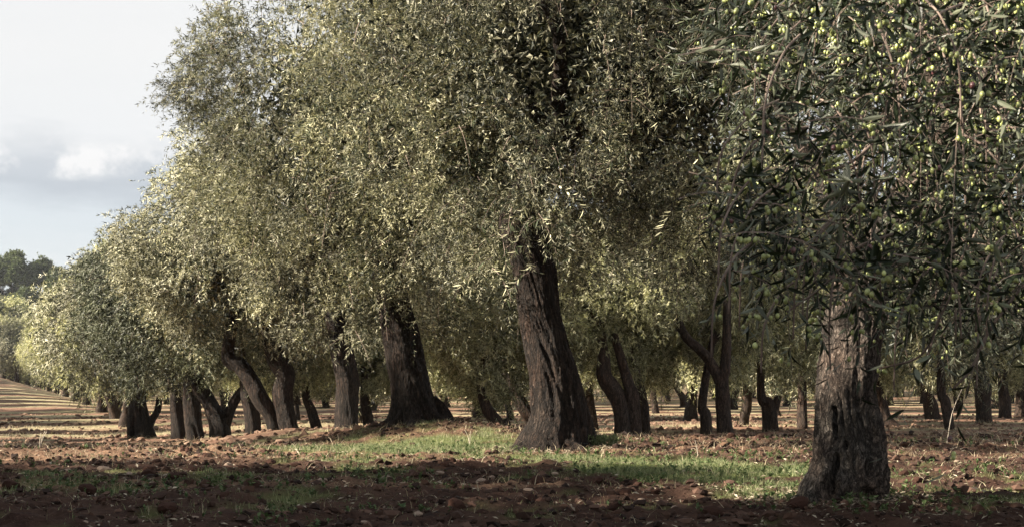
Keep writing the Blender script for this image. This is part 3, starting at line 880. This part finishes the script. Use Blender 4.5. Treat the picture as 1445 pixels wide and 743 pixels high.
# ---------------------------------------------------------------- smaller trees behind, trunks read off the photograph
BACK = 'olive trees in the rows behind'
CROWNS = []
for k in range(6):
    v, f, at, _ = crown((0, 0, 0), (3.2, 3.2, 2.6), 420, 13, 16, 0.14, 0.14 * .2, 500 + k * 7, droop=.5, twig_len=.34, clump_r=.18, simple=True, inner=.7)
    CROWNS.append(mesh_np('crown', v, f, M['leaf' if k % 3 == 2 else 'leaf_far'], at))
back = [
    ('olive tree with twin trunk leaning left, just right of the thickest trunk',
     [[(881, 620, 24), (878, 585, 23), (868, 554, 25), (853, 532, 23), (852, 507, 18), (850, 492, 15)], [(897, 620, 17), (894, 585, 18), (891, 554, 19), (886, 538, 15)]], 37),
    ('thin dark olive trunk close to the right of the twin trunk', [[(912, 616, 14), (910, 585, 13), (907, 562, 12)]], 42),
    ('slim olive tree in the gap between the thickest trunk and the twin trunk', [[(839, 609, 13), (835, 585, 13), (832, 563, 11)]], 46),
    ('slender olive tree with one long bare limb bending up to the left',
     [[(1024, 618, 22), (1021, 585, 20), (1020, 554, 20), (1020, 532, 17), (1024, 507, 14)],
      [(1016, 538, 16), (1009, 523, 15), (998, 504, 14), (985, 490, 14), (973, 480, 13), (962, 465, 13), (955, 450, 13), (939, 436, 12), (915, 405, 11), (905, 360, 8)]], 35),
    ('short dark olive trunk just left of the slender tree with the bent limb', [[(997, 616, 14), (995, 585, 15), (991, 566, 12)]], 40),
    ('low thick olive stump-like trunk further back, left of the short dark trunk', [[(974, 592, 20), (975, 578, 17), (978, 562, 12)]], 62),
    ('pale narrow olive trunk between the slender tree and the dark Y shaped trunk', [[(1050, 600, 11), (1051, 585, 13), (1054, 566, 13)]], 54),
    ('dark olive trunk splitting into a short Y', [[(1088, 609, 20), (1086, 585, 21), (1083, 569, 19), (1074, 554, 12)], [(1088, 582, 13), (1094, 570, 12), (1099, 557, 9)]], 46),
    ('olive trunk halfway between the dark Y shaped trunk and the nearest trunk', [[(1133, 604, 14), (1132, 585, 14), (1132, 562, 13)]], 52),
    ('olive trunk with a broad pale sunlit foot behind the nearest trunk', [[(1252, 600, 30), (1247, 585, 18), (1243, 560, 13), (1240, 540, 11)]], 54),
    ('olive trunk leaning left, first to be seen right of the nearest trunk', [[(1318, 591, 20), (1313, 570, 19), (1307, 548, 15)]], 62),
    ('thin dark olive tree leaning left, in front of the pale sunlit one', [[(1341, 607, 12), (1338, 590, 14), (1333, 565, 14), (1328, 550, 12)]], 48),
    ('olive tree at the right with a pale trunk lit by the sun', [[(1389, 596, 21), (1388, 575, 20), (1387, 550, 22), (1381, 525, 22), (1377, 500, 18)]], 58),
    ('shaded olive trunk just right of the pale sunlit one', [[(1418, 590, 16), (1418, 565, 16), (1416, 545, 13)]], 64),
    ('olive trunk cut by the right edge of the photo', [[(1441, 588, 17), (1442, 560, 16), (1440, 540, 14)]], 58),
    ('small olive tree leaning left with a pale yellow lit tuft, left of the thickest trunk',
     [[(709, 620, 20), (705, 606, 19), (700, 594, 18), (686, 573, 15), (678, 541, 10)], [(717, 612, 12), (716, 600, 11), (713, 590, 7)]], 41),
    ('olive stem leaning left out from behind the thickest trunk', [[(762, 612, 18), (745, 585, 18), (732, 563, 17), (722, 537, 13), (713, 518, 10)]], 43),
    ('tiny distant olive trunk between the lit tuft tree and the thickest trunk', [[(721, 594, 10), (719, 580, 9), (716, 566, 8)]], 66),
    ('olive trunk leaning left between the crossing stems and the upright grey trunk', [[(448, 605, 14), (440, 579, 13), (432, 557, 11)]], 50),
    ('olive trunk in the gap between the upright grey trunk and the reddish leaning trunk', [[(522, 604, 15), (517, 579, 14), (514, 560, 12)]], 50),
    ('very thin distant olive trunk left of the small trunk behind the crossing stems', [[(420, 592, 7), (419, 575, 6), (418, 560, 6)]], 72),
    ('distant olive trunk showing low between the twin trunk and the short dark trunk', [[(925, 582, 10), (924, 570, 9), (922, 558, 8)]], 78),
]
placed = []
for k, (lab, st, g) in enumerate(back):
    px, py, _ = st[0][0]
    d = solve_d(px, py, g)
    x, y, zz = W(px, py, d)
    gz = float(H(x, y))
    tp = W(st[0][-1][0], st[0][-1][1], d)
    s = rng.uniform(0.95, 1.1)
    tall = 1.0 if px > 960 else 0.0
    cz = max(gz + (3.9 + 1.5 * tall) * s, tp[2] + 1.3) + {0: .5, 3: 1.9, 12: .6, 15: -.2, 16: .9}.get(k, 0)
    ox, oy = {1: (-.8, .8), 3: (.1, 1.5), 4: (.9, 2.5), 0: (-.5, .2)}.get(k, (0, 0))
    cr_ = ((x + 0.5 * (tp[0] - x) + ox, y + rng.uniform(-.3, .8) + oy, cz), ((2.7 + .5 * tall) * s, (2.7 + .2 * tall) * s, (2.35 + 1.0 * tall) * s))
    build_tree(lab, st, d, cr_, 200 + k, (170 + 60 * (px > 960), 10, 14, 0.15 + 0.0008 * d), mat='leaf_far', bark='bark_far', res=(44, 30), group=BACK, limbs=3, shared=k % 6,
               twigs=0, flare=0.3, crown_kw=dict(twig_len=0.5, clump_r=0.22), keep=-0.5, droop=0.5)
    placed.append((x, y))

# ---------------------------------------------------------------- prototypes for the farther trees
def proto(seed, name_label, n=(300, 12, 16, 0.17), r=(3.2, 3.2, 2.6)):
    root = thing('olive_tree', name_label, 'olive tree', (0, 0, 0), BACK)
    rg = np.random.default_rng(seed)
    l = rg.choice([-1, 1]) * rg.uniform(.35, .95)
    v, t = gnarled([(0, 0, -.2, .34), (0, 0, .2, .29), (l * .25, .1, .8, .23), (l * .8, .0, 1.5, .19), (l * 1.5, 0, 2.8, .15)], 30, 24, seed, flare=.3, flare_h=.3)
    b = [(v, t)]
    if seed != 304:
        b.append(gnarled([(0, 0, .35, .2), (-l * .45, .1, 1.1, .15), (-l * .9, .2, 2.4, .11)], 20, 16, seed + 1))
    v, t = join(b)
    link('trunk', mesh_np('trunk', v, t, M['bark_far'], smooth=True), root)
    v, f, at, tw = crown((l * .5, 0, 4.1), r, *n, n[3] * .22, seed + 5, droop=0.5, twig_len=0.5, clump_r=0.22, keep=-0.6, bough=.3, inner=.65, simple=True)
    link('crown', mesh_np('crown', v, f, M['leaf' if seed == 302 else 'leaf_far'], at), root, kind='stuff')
    return root


protos = [proto(s, 'olive tree in the rows behind') for s in (301, 302, 303, 304)]
used = set()


def put(k, x, y, s, label, group, rz=None, sz=None):
    r = rng.uniform(0, 6.28) if rz is None else rz
    loc = (x, y, float(H(x, y)) - 0.05); sc2 = (s, s if sz is None else sz)
    if k not in used:
        used.add(k); o = protos[k]
        o.location = loc; o.rotation_euler = (0, 0, r); o.scale = (sc2[0], sc2[0], sc2[1]); o['label'] = label; o['group'] = group
        return o
    return copy_tree(protos[k], loc, r, sc2, label, group)


# the front row going on into the distance along the open strip
rowA = [(153, 60), (141, 68), (124, 79), (106, 92), (92, 106), (80, 122), (69, 140), (60, 160), (52, 182)]
for i, (px, d) in enumerate(rowA):
    x = (px - HX) * d / FPX
    put(i % 4, x + 0.8, d, rng.uniform(.98, 1.08), 'receding olive tree in the far part of the front row', 'far trees of the front row', sz=1.15 + 0.0012 * d)
    placed.append((x, d))
# the end of the open strip: trees with trunks seen at the left edge, and canopies rising behind them
for i, (px, d, s) in enumerate([(4, 205, 1.35), (23, 203, 1.3), (41, 207, 1.35)]):
    x = (px - HX) * d / FPX
    put(i % 4, x, d, s, ['olive tree closing the open field, leftmost of three at its far end', 'olive tree closing the open field, middle one of three at its far end',
                         'olive tree closing the open field, rightmost one of three at its far end'][i], 'trees at the end of the open field')
for i in range(42):
    d = 210 + 11 * (i // 7) + rng.uniform(-2, 2); px = -30 + 22 * (i % 7) + rng.uniform(-5, 5) + 9 * (i // 7 % 2)
    x = (px - HX) * d / FPX
    put(i % 4, x, d, rng.uniform(1.75, 2.05), 'pale sunlit olive canopy rising behind the end of the open field', 'pale canopies on the far slope')

# rows behind on the right: fill by a planting grid of 8 m along the row direction
u = np.array([-0.42, 1.0]); u /= np.linalg.norm(u); vdir = np.array([u[1], -u[0]])
org = np.array([0.63, 19.0])
fill = 0
for a in range(1, 24):
    for b in range(0, 30):
        p = org + vdir * (a * 8.2)
        ct = 24.4 + 8.8 * b                       # the rows line up across the grove, so low light falls in stripes
        p = p + u * ((ct - (p[1] - 0.2 * p[0])) / 1.0) + rng.normal(size=2) * 0.45
        x, y = p
        if y < 50 or y > 175: continue
        if abs(x / y) > 0.38 + 5 / y + 0.02: continue
        if y > 110 and (a + b) % 2: continue
        if min(math.hypot(x - q0, y - q1) for q0, q1 in placed) < 5.5: continue
        placed.append((x, y)); fill += 1
        put((a + b) % 4, x, y, rng.uniform(.80, .98) * (1.0 if y < 110 else 1.5), 'olive tree of the distant rows whose crown merges with its neighbours', 'merging trees of the distant rows')
print('fill trees', fill)

# the row on the other side of the open strip, to the left of the frame: it throws the striped shade
yy = [-8.4, -4.5, -0.6, 3.0, 6.6, 10.2, 20.2, 25.2]
y = 36.7
while y < 190:
    yy.append(y); y += 7.8
for i, y in enumerate(yy):
    x = -12 - 0.40 * y + rng.normal(0, .3)
    s = .92 if 9 < y < 12 or 24 < y < 26 else 1.06
    put(i % 4, x, y, s, 'olive tree of the next row to the left, beyond the open strip', 'trees of the row left of the open strip', sz=1.5 if y > 5 else 1.35)

for i, (x, y) in enumerate([(-8.6, 1.4), (-7.9, 5.4)]):  # unseen trees added only to shade the foreground and the nearest tree
    put(i, x, y, 1.0, 'unseen olive tree added left of the camera to shade the bare foreground', 'added shade trees left of the camera', sz=1.0 - .05 * i)

# ---------------------------------------------------------------- stone pines on the far hill
def pine(label, px, py_top, d, width_px, seed, base_py=425):
    x, y, zt = W(px, py_top, d)
    gz = float(H(x, y)) - 0.3
    root = thing('pine_tree', label, 'pine tree', (x, y, gz), 'stone pines on the far hill')
    h = zt - gz; rw = 0.5 * width_px * d / FPX
    rg = np.random.default_rng(seed)
    v, t = gnarled([(0, 0, 0, .45), (rg.uniform(-.4, .4), 0, h * .35, .36), (rg.uniform(-.5, .5), 0, h * .6, .28), (0, 0, h * .85, .12)], 24, 12, seed, lobes=.04)
    link('trunk', mesh_np('trunk', v, t, M['bark_far'], smooth=True), root)
    for k in range(8):
        a = k * .785 + rg.uniform(-.2, .2); z0 = h * rg.uniform(.4, .62); z1 = h * rg.uniform(.66, .82)
        v, t = gnarled([(0, 0, z0, .16), (rw * .3 * math.cos(a), rw * .3 * math.sin(a), (z0 + z1) / 2, .12), (rw * .72 * math.cos(a), rw * .72 * math.sin(a), z1, .06)], 10, 6, seed + k, lobes=0)
        link('branch', mesh_np('branch', v, t, M['bark_far'], smooth=True), root)
    V, F, T_, Hh = [], [], [], []; off = 0
    nb = 42
    for k in range(nb):
        a = rg.uniform(0, 6.28); rr_ = rw * math.sqrt(rg.random()) * .8
        c = (rr_ * math.cos(a), rr_ * math.sin(a), h * .86 - (rr_ / rw) ** 2 * h * .16 + rg.uniform(-.5, .3))
        if k > 32: c = (c[0], c[1], h * rg.uniform(.45, .65))
        v, f, at, _ = crown(c, (rw * .27, rw * .27, h * .075), 44, 5, 15, .45, .15, seed * 31 + k, droop=-.2, twig_len=.5, clump_r=.3, inner=.3, fill=.2)
        V.append(v); F.append(f + off); off += len(v); T_.append(at['tint']); Hh.append(at['hue'])
    link('crown', mesh_np('crown', np.vstack(V), np.vstack(F), M['pine'], {'tint': np.hstack(T_), 'hue': np.hstack(Hh)}), root, kind='stuff')


pine('tallest dark stone pine on the hill at the left edge', 22, 343, 330, 66, 1)
pine('dark stone pine standing just right of the tallest one', 58, 352, 335, 44, 2)
pine('dark stone pine cut by the left edge of the photo', -12, 350, 332, 50, 3)
pine('lower rounded pine at the right end of the group on the hill', 84, 364, 322, 32, 4)
pine('short pale green pine standing low in front of the tall pines', 36, 398, 315, 30, 5)
pine('hazy low pine farthest right on the hill, beside the olive crowns', 112, 366, 420, 46, 6)
pine('hazy pine behind the right end of the group on the hill', 96, 372, 440, 44, 7)

# ---------------------------------------------------------------- ground sheet
def axis(lo, a, b, hi, step, g):
    m = list(np.arange(a, b, step)); out = []; p, s = b, step
    while p < hi: out.append(p); s *= g; p += s
    out.append(hi); left = []; p, s = a, step
    while p > lo: s *= g; p -= s; left.append(max(p, lo))
    return np.array(left[::-1] + m + out)


xs = axis(-900, -8.0, 8.0, 900, 0.065, 1.05)
ys = axis(-40, 8.6, 22.0, 2500, 0.055, 1.022)
X, Y = np.meshgrid(xs, ys)
Zg = HT(X, Y)
nx, ny = len(xs), len(ys)
i = (np.arange(ny - 1)[:, None] * nx + np.arange(nx - 1)[None]).ravel()
F = np.stack([i, i + 1, i + nx + 1, i + nx], -1)
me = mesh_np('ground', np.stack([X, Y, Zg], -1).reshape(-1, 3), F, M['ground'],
             {'grass': grass_mask(X, Y).ravel(), 'far': sstep(Y, 24, 36).ravel(), 'dry': sunlit_dry_mask(X, Y).ravel(), 'shade_strips': shade_strips(X, Y).ravel()}, smooth=True)
link('ground', me, kind='structure')
print('ground', nx, ny)

# ---------------------------------------------------------------- ground cover
rng = np.random.default_rng(99)


def view_xy(n, d0, d1, pw=1.0, m=1.08):
    """random ground points in the part of the field in front of the camera, even per square metre"""
    d = np.sqrt(rng.uniform(d0 ** 2, d1 ** 2, n)); x = rng.uniform(-.38, .38, n) * m * d
    return x, d


ICO = None
def ico():
    t = (1 + 5 ** .5) / 2
    v = np.array([(-1, t, 0), (1, t, 0), (-1, -t, 0), (1, -t, 0), (0, -1, t), (0, 1, t), (0, -1, -t), (0, 1, -t), (t, 0, -1), (t, 0, 1), (-t, 0, -1), (-t, 0, 1)]) / math.sqrt(1 + t * t)
    f = np.array([(0, 11, 5), (0, 5, 1), (0, 1, 7), (0, 7, 10), (0, 10, 11), (1, 5, 9), (5, 11, 4), (11, 10, 2), (10, 7, 6), (7, 1, 8), (3, 9, 4), (3, 4, 2), (3, 2, 6), (3, 6, 8), (3, 8, 9), (4, 9, 5), (2, 4, 11), (6, 2, 10), (8, 6, 7), (9, 8, 1)])
    return v, f


IV, IF = ico()


def lumps(n, d0, d1, smin, smax, thr=0.5):
    x, y = view_xy(n, d0, d1)
    g = grass_mask(x, y); k = rng.random(n) > g * 0.93
    cl = fbm(x * 1.2, y * 2.0, seed=61, octv=3); k &= cl + rng.random(n) * 1.2 > thr
    x, y = x[k], y[k]; n = len(x)
    s = smin * (smax / smin) ** (rng.random(n) ** 2.2)
    z = HT(x, y) + s * 0.2
    v = IV[None] * (1 + 0.35 * rng.normal(size=(n, 12, 1)).clip(-1.5, 1.5)) * s[:, None, None] * np.array([1.1, 1.0, .75])
    v = v + np.stack([x, y, z], -1)[:, None]
    return v.reshape(-1, 3), (IF[None] + (np.arange(n) * 12)[:, None, None]).reshape(-1, 3), np.repeat(rng.random(n) ** 1.6, 12)


v, f, t = lumps(40000, 9.0, 26, .008, .050)
link('soil_lumps', mesh_np('soil_lumps', v, f, M['clods'], {'tint': t}), kind='stuff', label='loose dark red soil lumps strewn over the tilled ground in front', category='soil')


v, f, t = lumps(16000, 24, 75, .03, .12, thr=.3)
link('field_lumps', mesh_np('field_lumps', v, f, M['clods_dry'], {'tint': t}), kind='stuff', label='drier pale brown soil lumps on the field between and beyond the rows', category='soil')


def rock_mesh(name, seed, mat, flat=.7):
    rg = np.random.default_rng(seed)
    # subdivide the icosahedron once
    v = [tuple(p) for p in IV]; f = []; mid = {}
    def mp_(a, b):
        k = (min(a, b), max(a, b))
        if k not in mid:
            p = np.array(v[a]) + np.array(v[b]); v.append(tuple(p / np.linalg.norm(p))); mid[k] = len(v) - 1
        return mid[k]
    for a, b, c in IF:
        x, y, zz = mp_(a, b), mp_(b, c), mp_(c, a); f += [(a, x, zz), (b, y, x), (c, zz, y), (x, y, zz)]
    v = np.array(v); v = v * (1 + .28 * fbm(v[:, 0] * 1.5 + seed, v[:, 1] * 1.5, v[:, 2] * 1.5, seed=seed, octv=3)[:, None] * 1.6)
    v[:, 2] *= flat; v[:, 0] *= rg.uniform(1.0, 1.5)
    return mesh_np(name, v, np.array(f), mat)


stones = [rock_mesh('stone', s, M['stone'], .6) for s in (1, 2, 3, 4)]
clods = [rock_mesh('clod', s, M['clod'], .75) for s in (11, 12, 13, 14)]
SP = [(137, 703, 13), (265, 690, 8), (345, 691, 12), (440, 656, 6), (455, 686, 14), (500, 687, 12), (545, 675, 14), (570, 686, 10), (620, 674, 12), (660, 674, 10), (680, 683, 16), (694, 680, 10),
      (745, 700, 12), (752, 711, 14), (590, 731, 14), (515, 738, 9), (783, 674, 10), (905, 709, 10), (952, 725, 11), (147, 667, 15), (96, 668, 10), (58, 696, 9), (322, 663, 12), (182, 679, 9), (245, 680, 12),
      (310, 684, 8), (120, 741, 10), (1000, 738, 9), (1060, 716, 7), (1070, 622, 7), (1076, 623, 6), (1238, 617, 9), (985, 619, 9), (1005, 628, 7), (250, 707, 9), (50, 733, 8), (275, 741, 9), (843, 682, 9), (707, 671, 7),
      (1120, 707, 9), (1280, 621, 7), (1340, 619, 6), (1410, 690, 10), (1350, 655, 9), (30, 712, 7)]
for i, (px, py, wpx) in enumerate(SP):
    d = FPX * CAMZ / (py - HY) if py > 640 else 20.5
    x = (px - HX) * d / FPX
    o = link('stone', stones[i % 4]); s = .5 * wpx * d / FPX
    o.location = (x, d, float(HT(x, d)) + s * .25); o.scale = (s, s, s); o.rotation_euler = (0, 0, i * 1.3)
    o['label'] = 'small pale pinkish limestone lying loose on the dark soil'; o['category'] = 'stone'; o['group'] = 'loose stones on the tilled soil'
o_ = 0
for i in range(150):
    x, y = view_xy(1, 9.8, 22); x, y = float(x[0]), float(y[0])
    if grass_mask(x, y) > .4: continue
    if math.hypot(x - NX, y - NY) < .7 or math.hypot(x - .63, y - 19) < 1.1: continue
    o = link('soil_clod', clods[i % 4]); s = rng.uniform(.035, .085)
    o.location = (x, y, float(HT(x, y)) + s * .15); o.scale = (s, s, s); o.rotation_euler = (rng.uniform(-.4, .4), rng.uniform(-.4, .4), rng.uniform(0, 6))
    o['label'] = 'fist-sized clod of dark red earth on the tilled ground'; o['category'] = 'soil clod'; o['group'] = 'large clods on the tilled ground'


def blades(x, y, h, wd, lean, col_pow=1.0):
    n = len(x); z = HT(x, y) - .01
    a = rng.uniform(0, 6.28, n); b = rng.uniform(0, 6.28, n)
    base = np.stack([x, y, z], -1); sd = np.stack([np.cos(a), np.sin(a), 0 * a], -1) * (wd / 2)[:, None]
    ln = np.stack([np.cos(b), np.sin(b), 0 * b], -1) * (lean * h)[:, None]
    up = np.array([0, 0, 1.0])
    v = np.stack([base - sd, base + sd, base + up * (h * .6)[:, None] + ln * .35 + sd * .7, base + up * (h * .6)[:, None] + ln * .35 - sd * .7,
                  base + up * h[:, None] + ln], 1)
    k = (np.arange(n) * 5)[:, None]
    f = np.vstack([np.hstack([k, k + 1, k + 2]), np.hstack([k, k + 2, k + 3]), np.hstack([k + 3, k + 2, k + 4])])
    return v.reshape(-1, 3), f, np.repeat(rng.random(n) ** col_pow, 5)


x, y = view_xy(300000, 9.2, 25)
g = grass_mask(x, y); k = rng.random(len(x)) < g * .85 + .025 + .16 * (fbm(x * 1.5, y * 2, seed=55) > .18)
x, y, g = x[k], y[k], g[k]
print('grass', len(x))
v, f, t = blades(x, y, rng.uniform(.03, .10, len(x)) * (.45 + .5 * g + .5 * np.clip(fbm(x * 2.5, y * 2.5, seed=66), -.3, 1)), rng.uniform(.003, .007, len(x)), rng.uniform(.1, .9, len(x)))
link('grass', mesh_np('grass', v, f, M['grass'], {'tint': t}), kind='stuff', label='short fresh green grass growing round the big trunks and in thin patches', category='grass')
x, y = view_xy(150000, 9.2, 60)
pr = np.where(y < 24, .08 + .6 * sunlit_dry_mask(x, y) * (1 - .6 * grass_mask(x, y)), .4 * grass_mask(x, y)); k = rng.random(len(x)) < pr
x, y = x[k], y[k]
v, f, t = blades(x, y, rng.uniform(.03, .10, len(x)) * (1 + y / 60), rng.uniform(.003, .006, len(x)) * (1 + y / 25), rng.uniform(.3, 1.6, len(x)))
link('dry_grass', mesh_np('dry_grass', v, f, M['straw'], {'tint': t}), kind='stuff', label='dry pale straw stubble scattered on the soil and between the rows', category='dry grass')

# low broad-leaved weeds in loose colonies
n = 5200
x, y = view_xy(n, 9.2, 21)
k = (fbm(x * .7, y * 1.1, seed=121, octv=3) + .8 * grass_mask(x, y) + .9 * np.exp(-((x - 2.8) ** 2 + (y - 10.9) ** 2) / 1.2) > .22)
x, y = x[k], y[k]; n = len(x)
ti = np.repeat(np.arange(n), 9); m_ = len(ti)
a = rng.uniform(0, 6.28, m_); el = rng.uniform(.1, 1.1, m_); L = rng.uniform(.018, .05, m_) * np.repeat(rng.uniform(.6, 1.3, n), 9)
d = np.stack([np.cos(a) * np.cos(el), np.sin(a) * np.cos(el), np.sin(el)], -1)
nv = nrm(np.stack([-np.cos(a) * np.sin(el), -np.sin(a) * np.sin(el), np.cos(el)], -1) + .2 * rng.normal(size=(m_, 3)))
b = np.stack([x, y, HT(x, y) + .005], -1)[ti] + np.stack([np.zeros(m_), np.zeros(m_), rng.uniform(0, .05, m_)], -1)
v, f = leaves(b, d, nv, L, L * rng.uniform(.35, .7, m_))
link('weeds', mesh_np('weeds', v, f, M['weed'], {'tint': np.repeat(rng.random(m_), 4)}), kind='stuff', label='low broad-leaved green weeds scattered over the tilled soil and round the nearest trunk', category='weeds')

# fallen leaves
n = 26000
x, y = view_xy(n, 9.0, 24)
k = fbm(x * .8, y * 1.3, seed=88, octv=3) * 1.6 + rng.random(n) > .45; x, y = x[k], y[k]
for (tx, ty, r0_, nn_) in ((2.72, 11.0, .42, 2600), (.6, 18.2, .55, 1800)):       # heaped round the trunk feet
    aa = rng.uniform(0, 6.28, nn_); rr0 = r0_ + np.abs(rng.normal(0, .28, nn_)); x = np.hstack([x, tx + rr0 * np.cos(aa)]); y = np.hstack([y, ty + rr0 * np.sin(aa)])
n = len(x)
a = rng.uniform(0, 6.28, n); d = nrm(np.stack([np.cos(a), np.sin(a), rng.normal(0, .3, n)], -1))
nv = nrm(np.stack([rng.normal(0, .35, n), rng.normal(0, .35, n), np.ones(n)], -1))
L = rng.uniform(.03, .075, n)
v, f = leaves(np.stack([x, y, HT(x, y) + .012], -1), d, nv, L, L * rng.uniform(.18, .4, n))
link('leaf_litter', mesh_np('leaf_litter', v, f, M['litter'], {'tint': np.repeat(rng.random(n) ** 1.4, 4)}), kind='stuff', label='dry fallen olive leaves littering the tilled soil', category='leaf litter')

# ---------------------------------------------------------------- a few tall dry stalks
def stalk(label, px, py, d, hpx, seed, forks=2):
    x = (px - HX) * d / FPX; z0 = float(HT(x, d)) - .02; h = hpx * d / FPX
    rg = np.random.default_rng(seed); parts = []
    root = thing('dry_stalk', label, 'dry stalk', (x, d, z0))
    for k in range(forks):
        lx = rg.uniform(-.35, .35) * h
        v, t = gnarled([(0, 0, 0, .006), (lx * .3, 0, h * .5, .005), (lx, rg.uniform(-.05, .05), h * rg.uniform(.8, 1.0), .003)], 10, 6, seed + k, lobes=0, rough=0, knots=0)
        link('stem', mesh_np('stem', v, t, M['dry']), root)


M['dry'] = plain_mat('dry_stem', (0.5, 0.43, 0.33), .8, (0.62, 0.55, 0.45))
stalk('pale forked dry weed stalk standing alone at the left', 56, 632, 18.5, 34, 1, 3)
stalk('short straight dry stalk rising from the green grass right of the thickest trunk', 985, 650, 16.6, 26, 2, 1)
stalk('pale dry stalk on the grassy crest between the two largest trunks', 663, 622, 20.8, 24, 3, 2)
stalk('thin dark sapling stem standing in the tilled soil right of the nearest trunk', 1336, 632, 19.0, 95, 4, 1)

# green suckers round the foot of the thickest trunk and the reddish one
for (rt, cx, cy, rr_, n, sd) in ((mid_root, .75, 18.75, .62, 260, 5), ):
    rg = np.random.default_rng(sd); a = rg.uniform(-.9, .9, n) - 0.9; r_ = rr_ * rg.uniform(.75, 1.1, n)
    x = cx + r_ * np.cos(a); y = cy + r_ * np.sin(a); z = H(x, y)
    o = np.stack([x, y, z - .02], -1); d = nrm(np.stack([np.cos(a) * .5, np.sin(a) * .5, np.ones(n)], -1) + rg.normal(size=(n, 3)) * .2)
    ti = np.repeat(np.arange(n), 12); s = rg.random(len(ti)) * .2 + .03
    p = o[ti] + d[ti] * s[:, None]; ld = nrm(d[ti] * .5 + rand_unit(rg, len(ti)))
    L = rg.uniform(.025, .045, len(ti))
    v, f = leaves(p, ld, rand_unit(rg, len(ti)), L, L * .4)
    link('suckers', mesh_np('suckers', localize(v, rt.location), f, M['grass'], {'tint': np.repeat(rg.random(len(ti)) * .6, 4)}), rt, kind='stuff')

# ---------------------------------------------------------------- thin air haze over the whole grove
hm, q, out = new_mat('thin_haze')
vol = q.add('ShaderNodeVolumePrincipled', {'Color': (0.80, 0.86, 0.95, 1), 'Density': 0.00013, 'Anisotropy': 0.2})
q.l.new(vol.outputs[0], out.inputs['Volume'])
hx, hy0, hy1, z0, z1 = 1000.0, -60.0, 2600.0, -20.0, 48.0
hv = np.array([(x, y, zz) for zz in (z0, z1) for (x, y) in ((-hx, hy0), (hx, hy0), (hx, hy1), (-hx, hy1))])
hf = np.array([(0, 3, 2, 1), (4, 5, 6, 7), (0, 1, 5, 4), (1, 2, 6, 5), (2, 3, 7, 6), (3, 0, 4, 7)])
link('haze', mesh_np('haze', hv, hf, hm), kind='stuff')
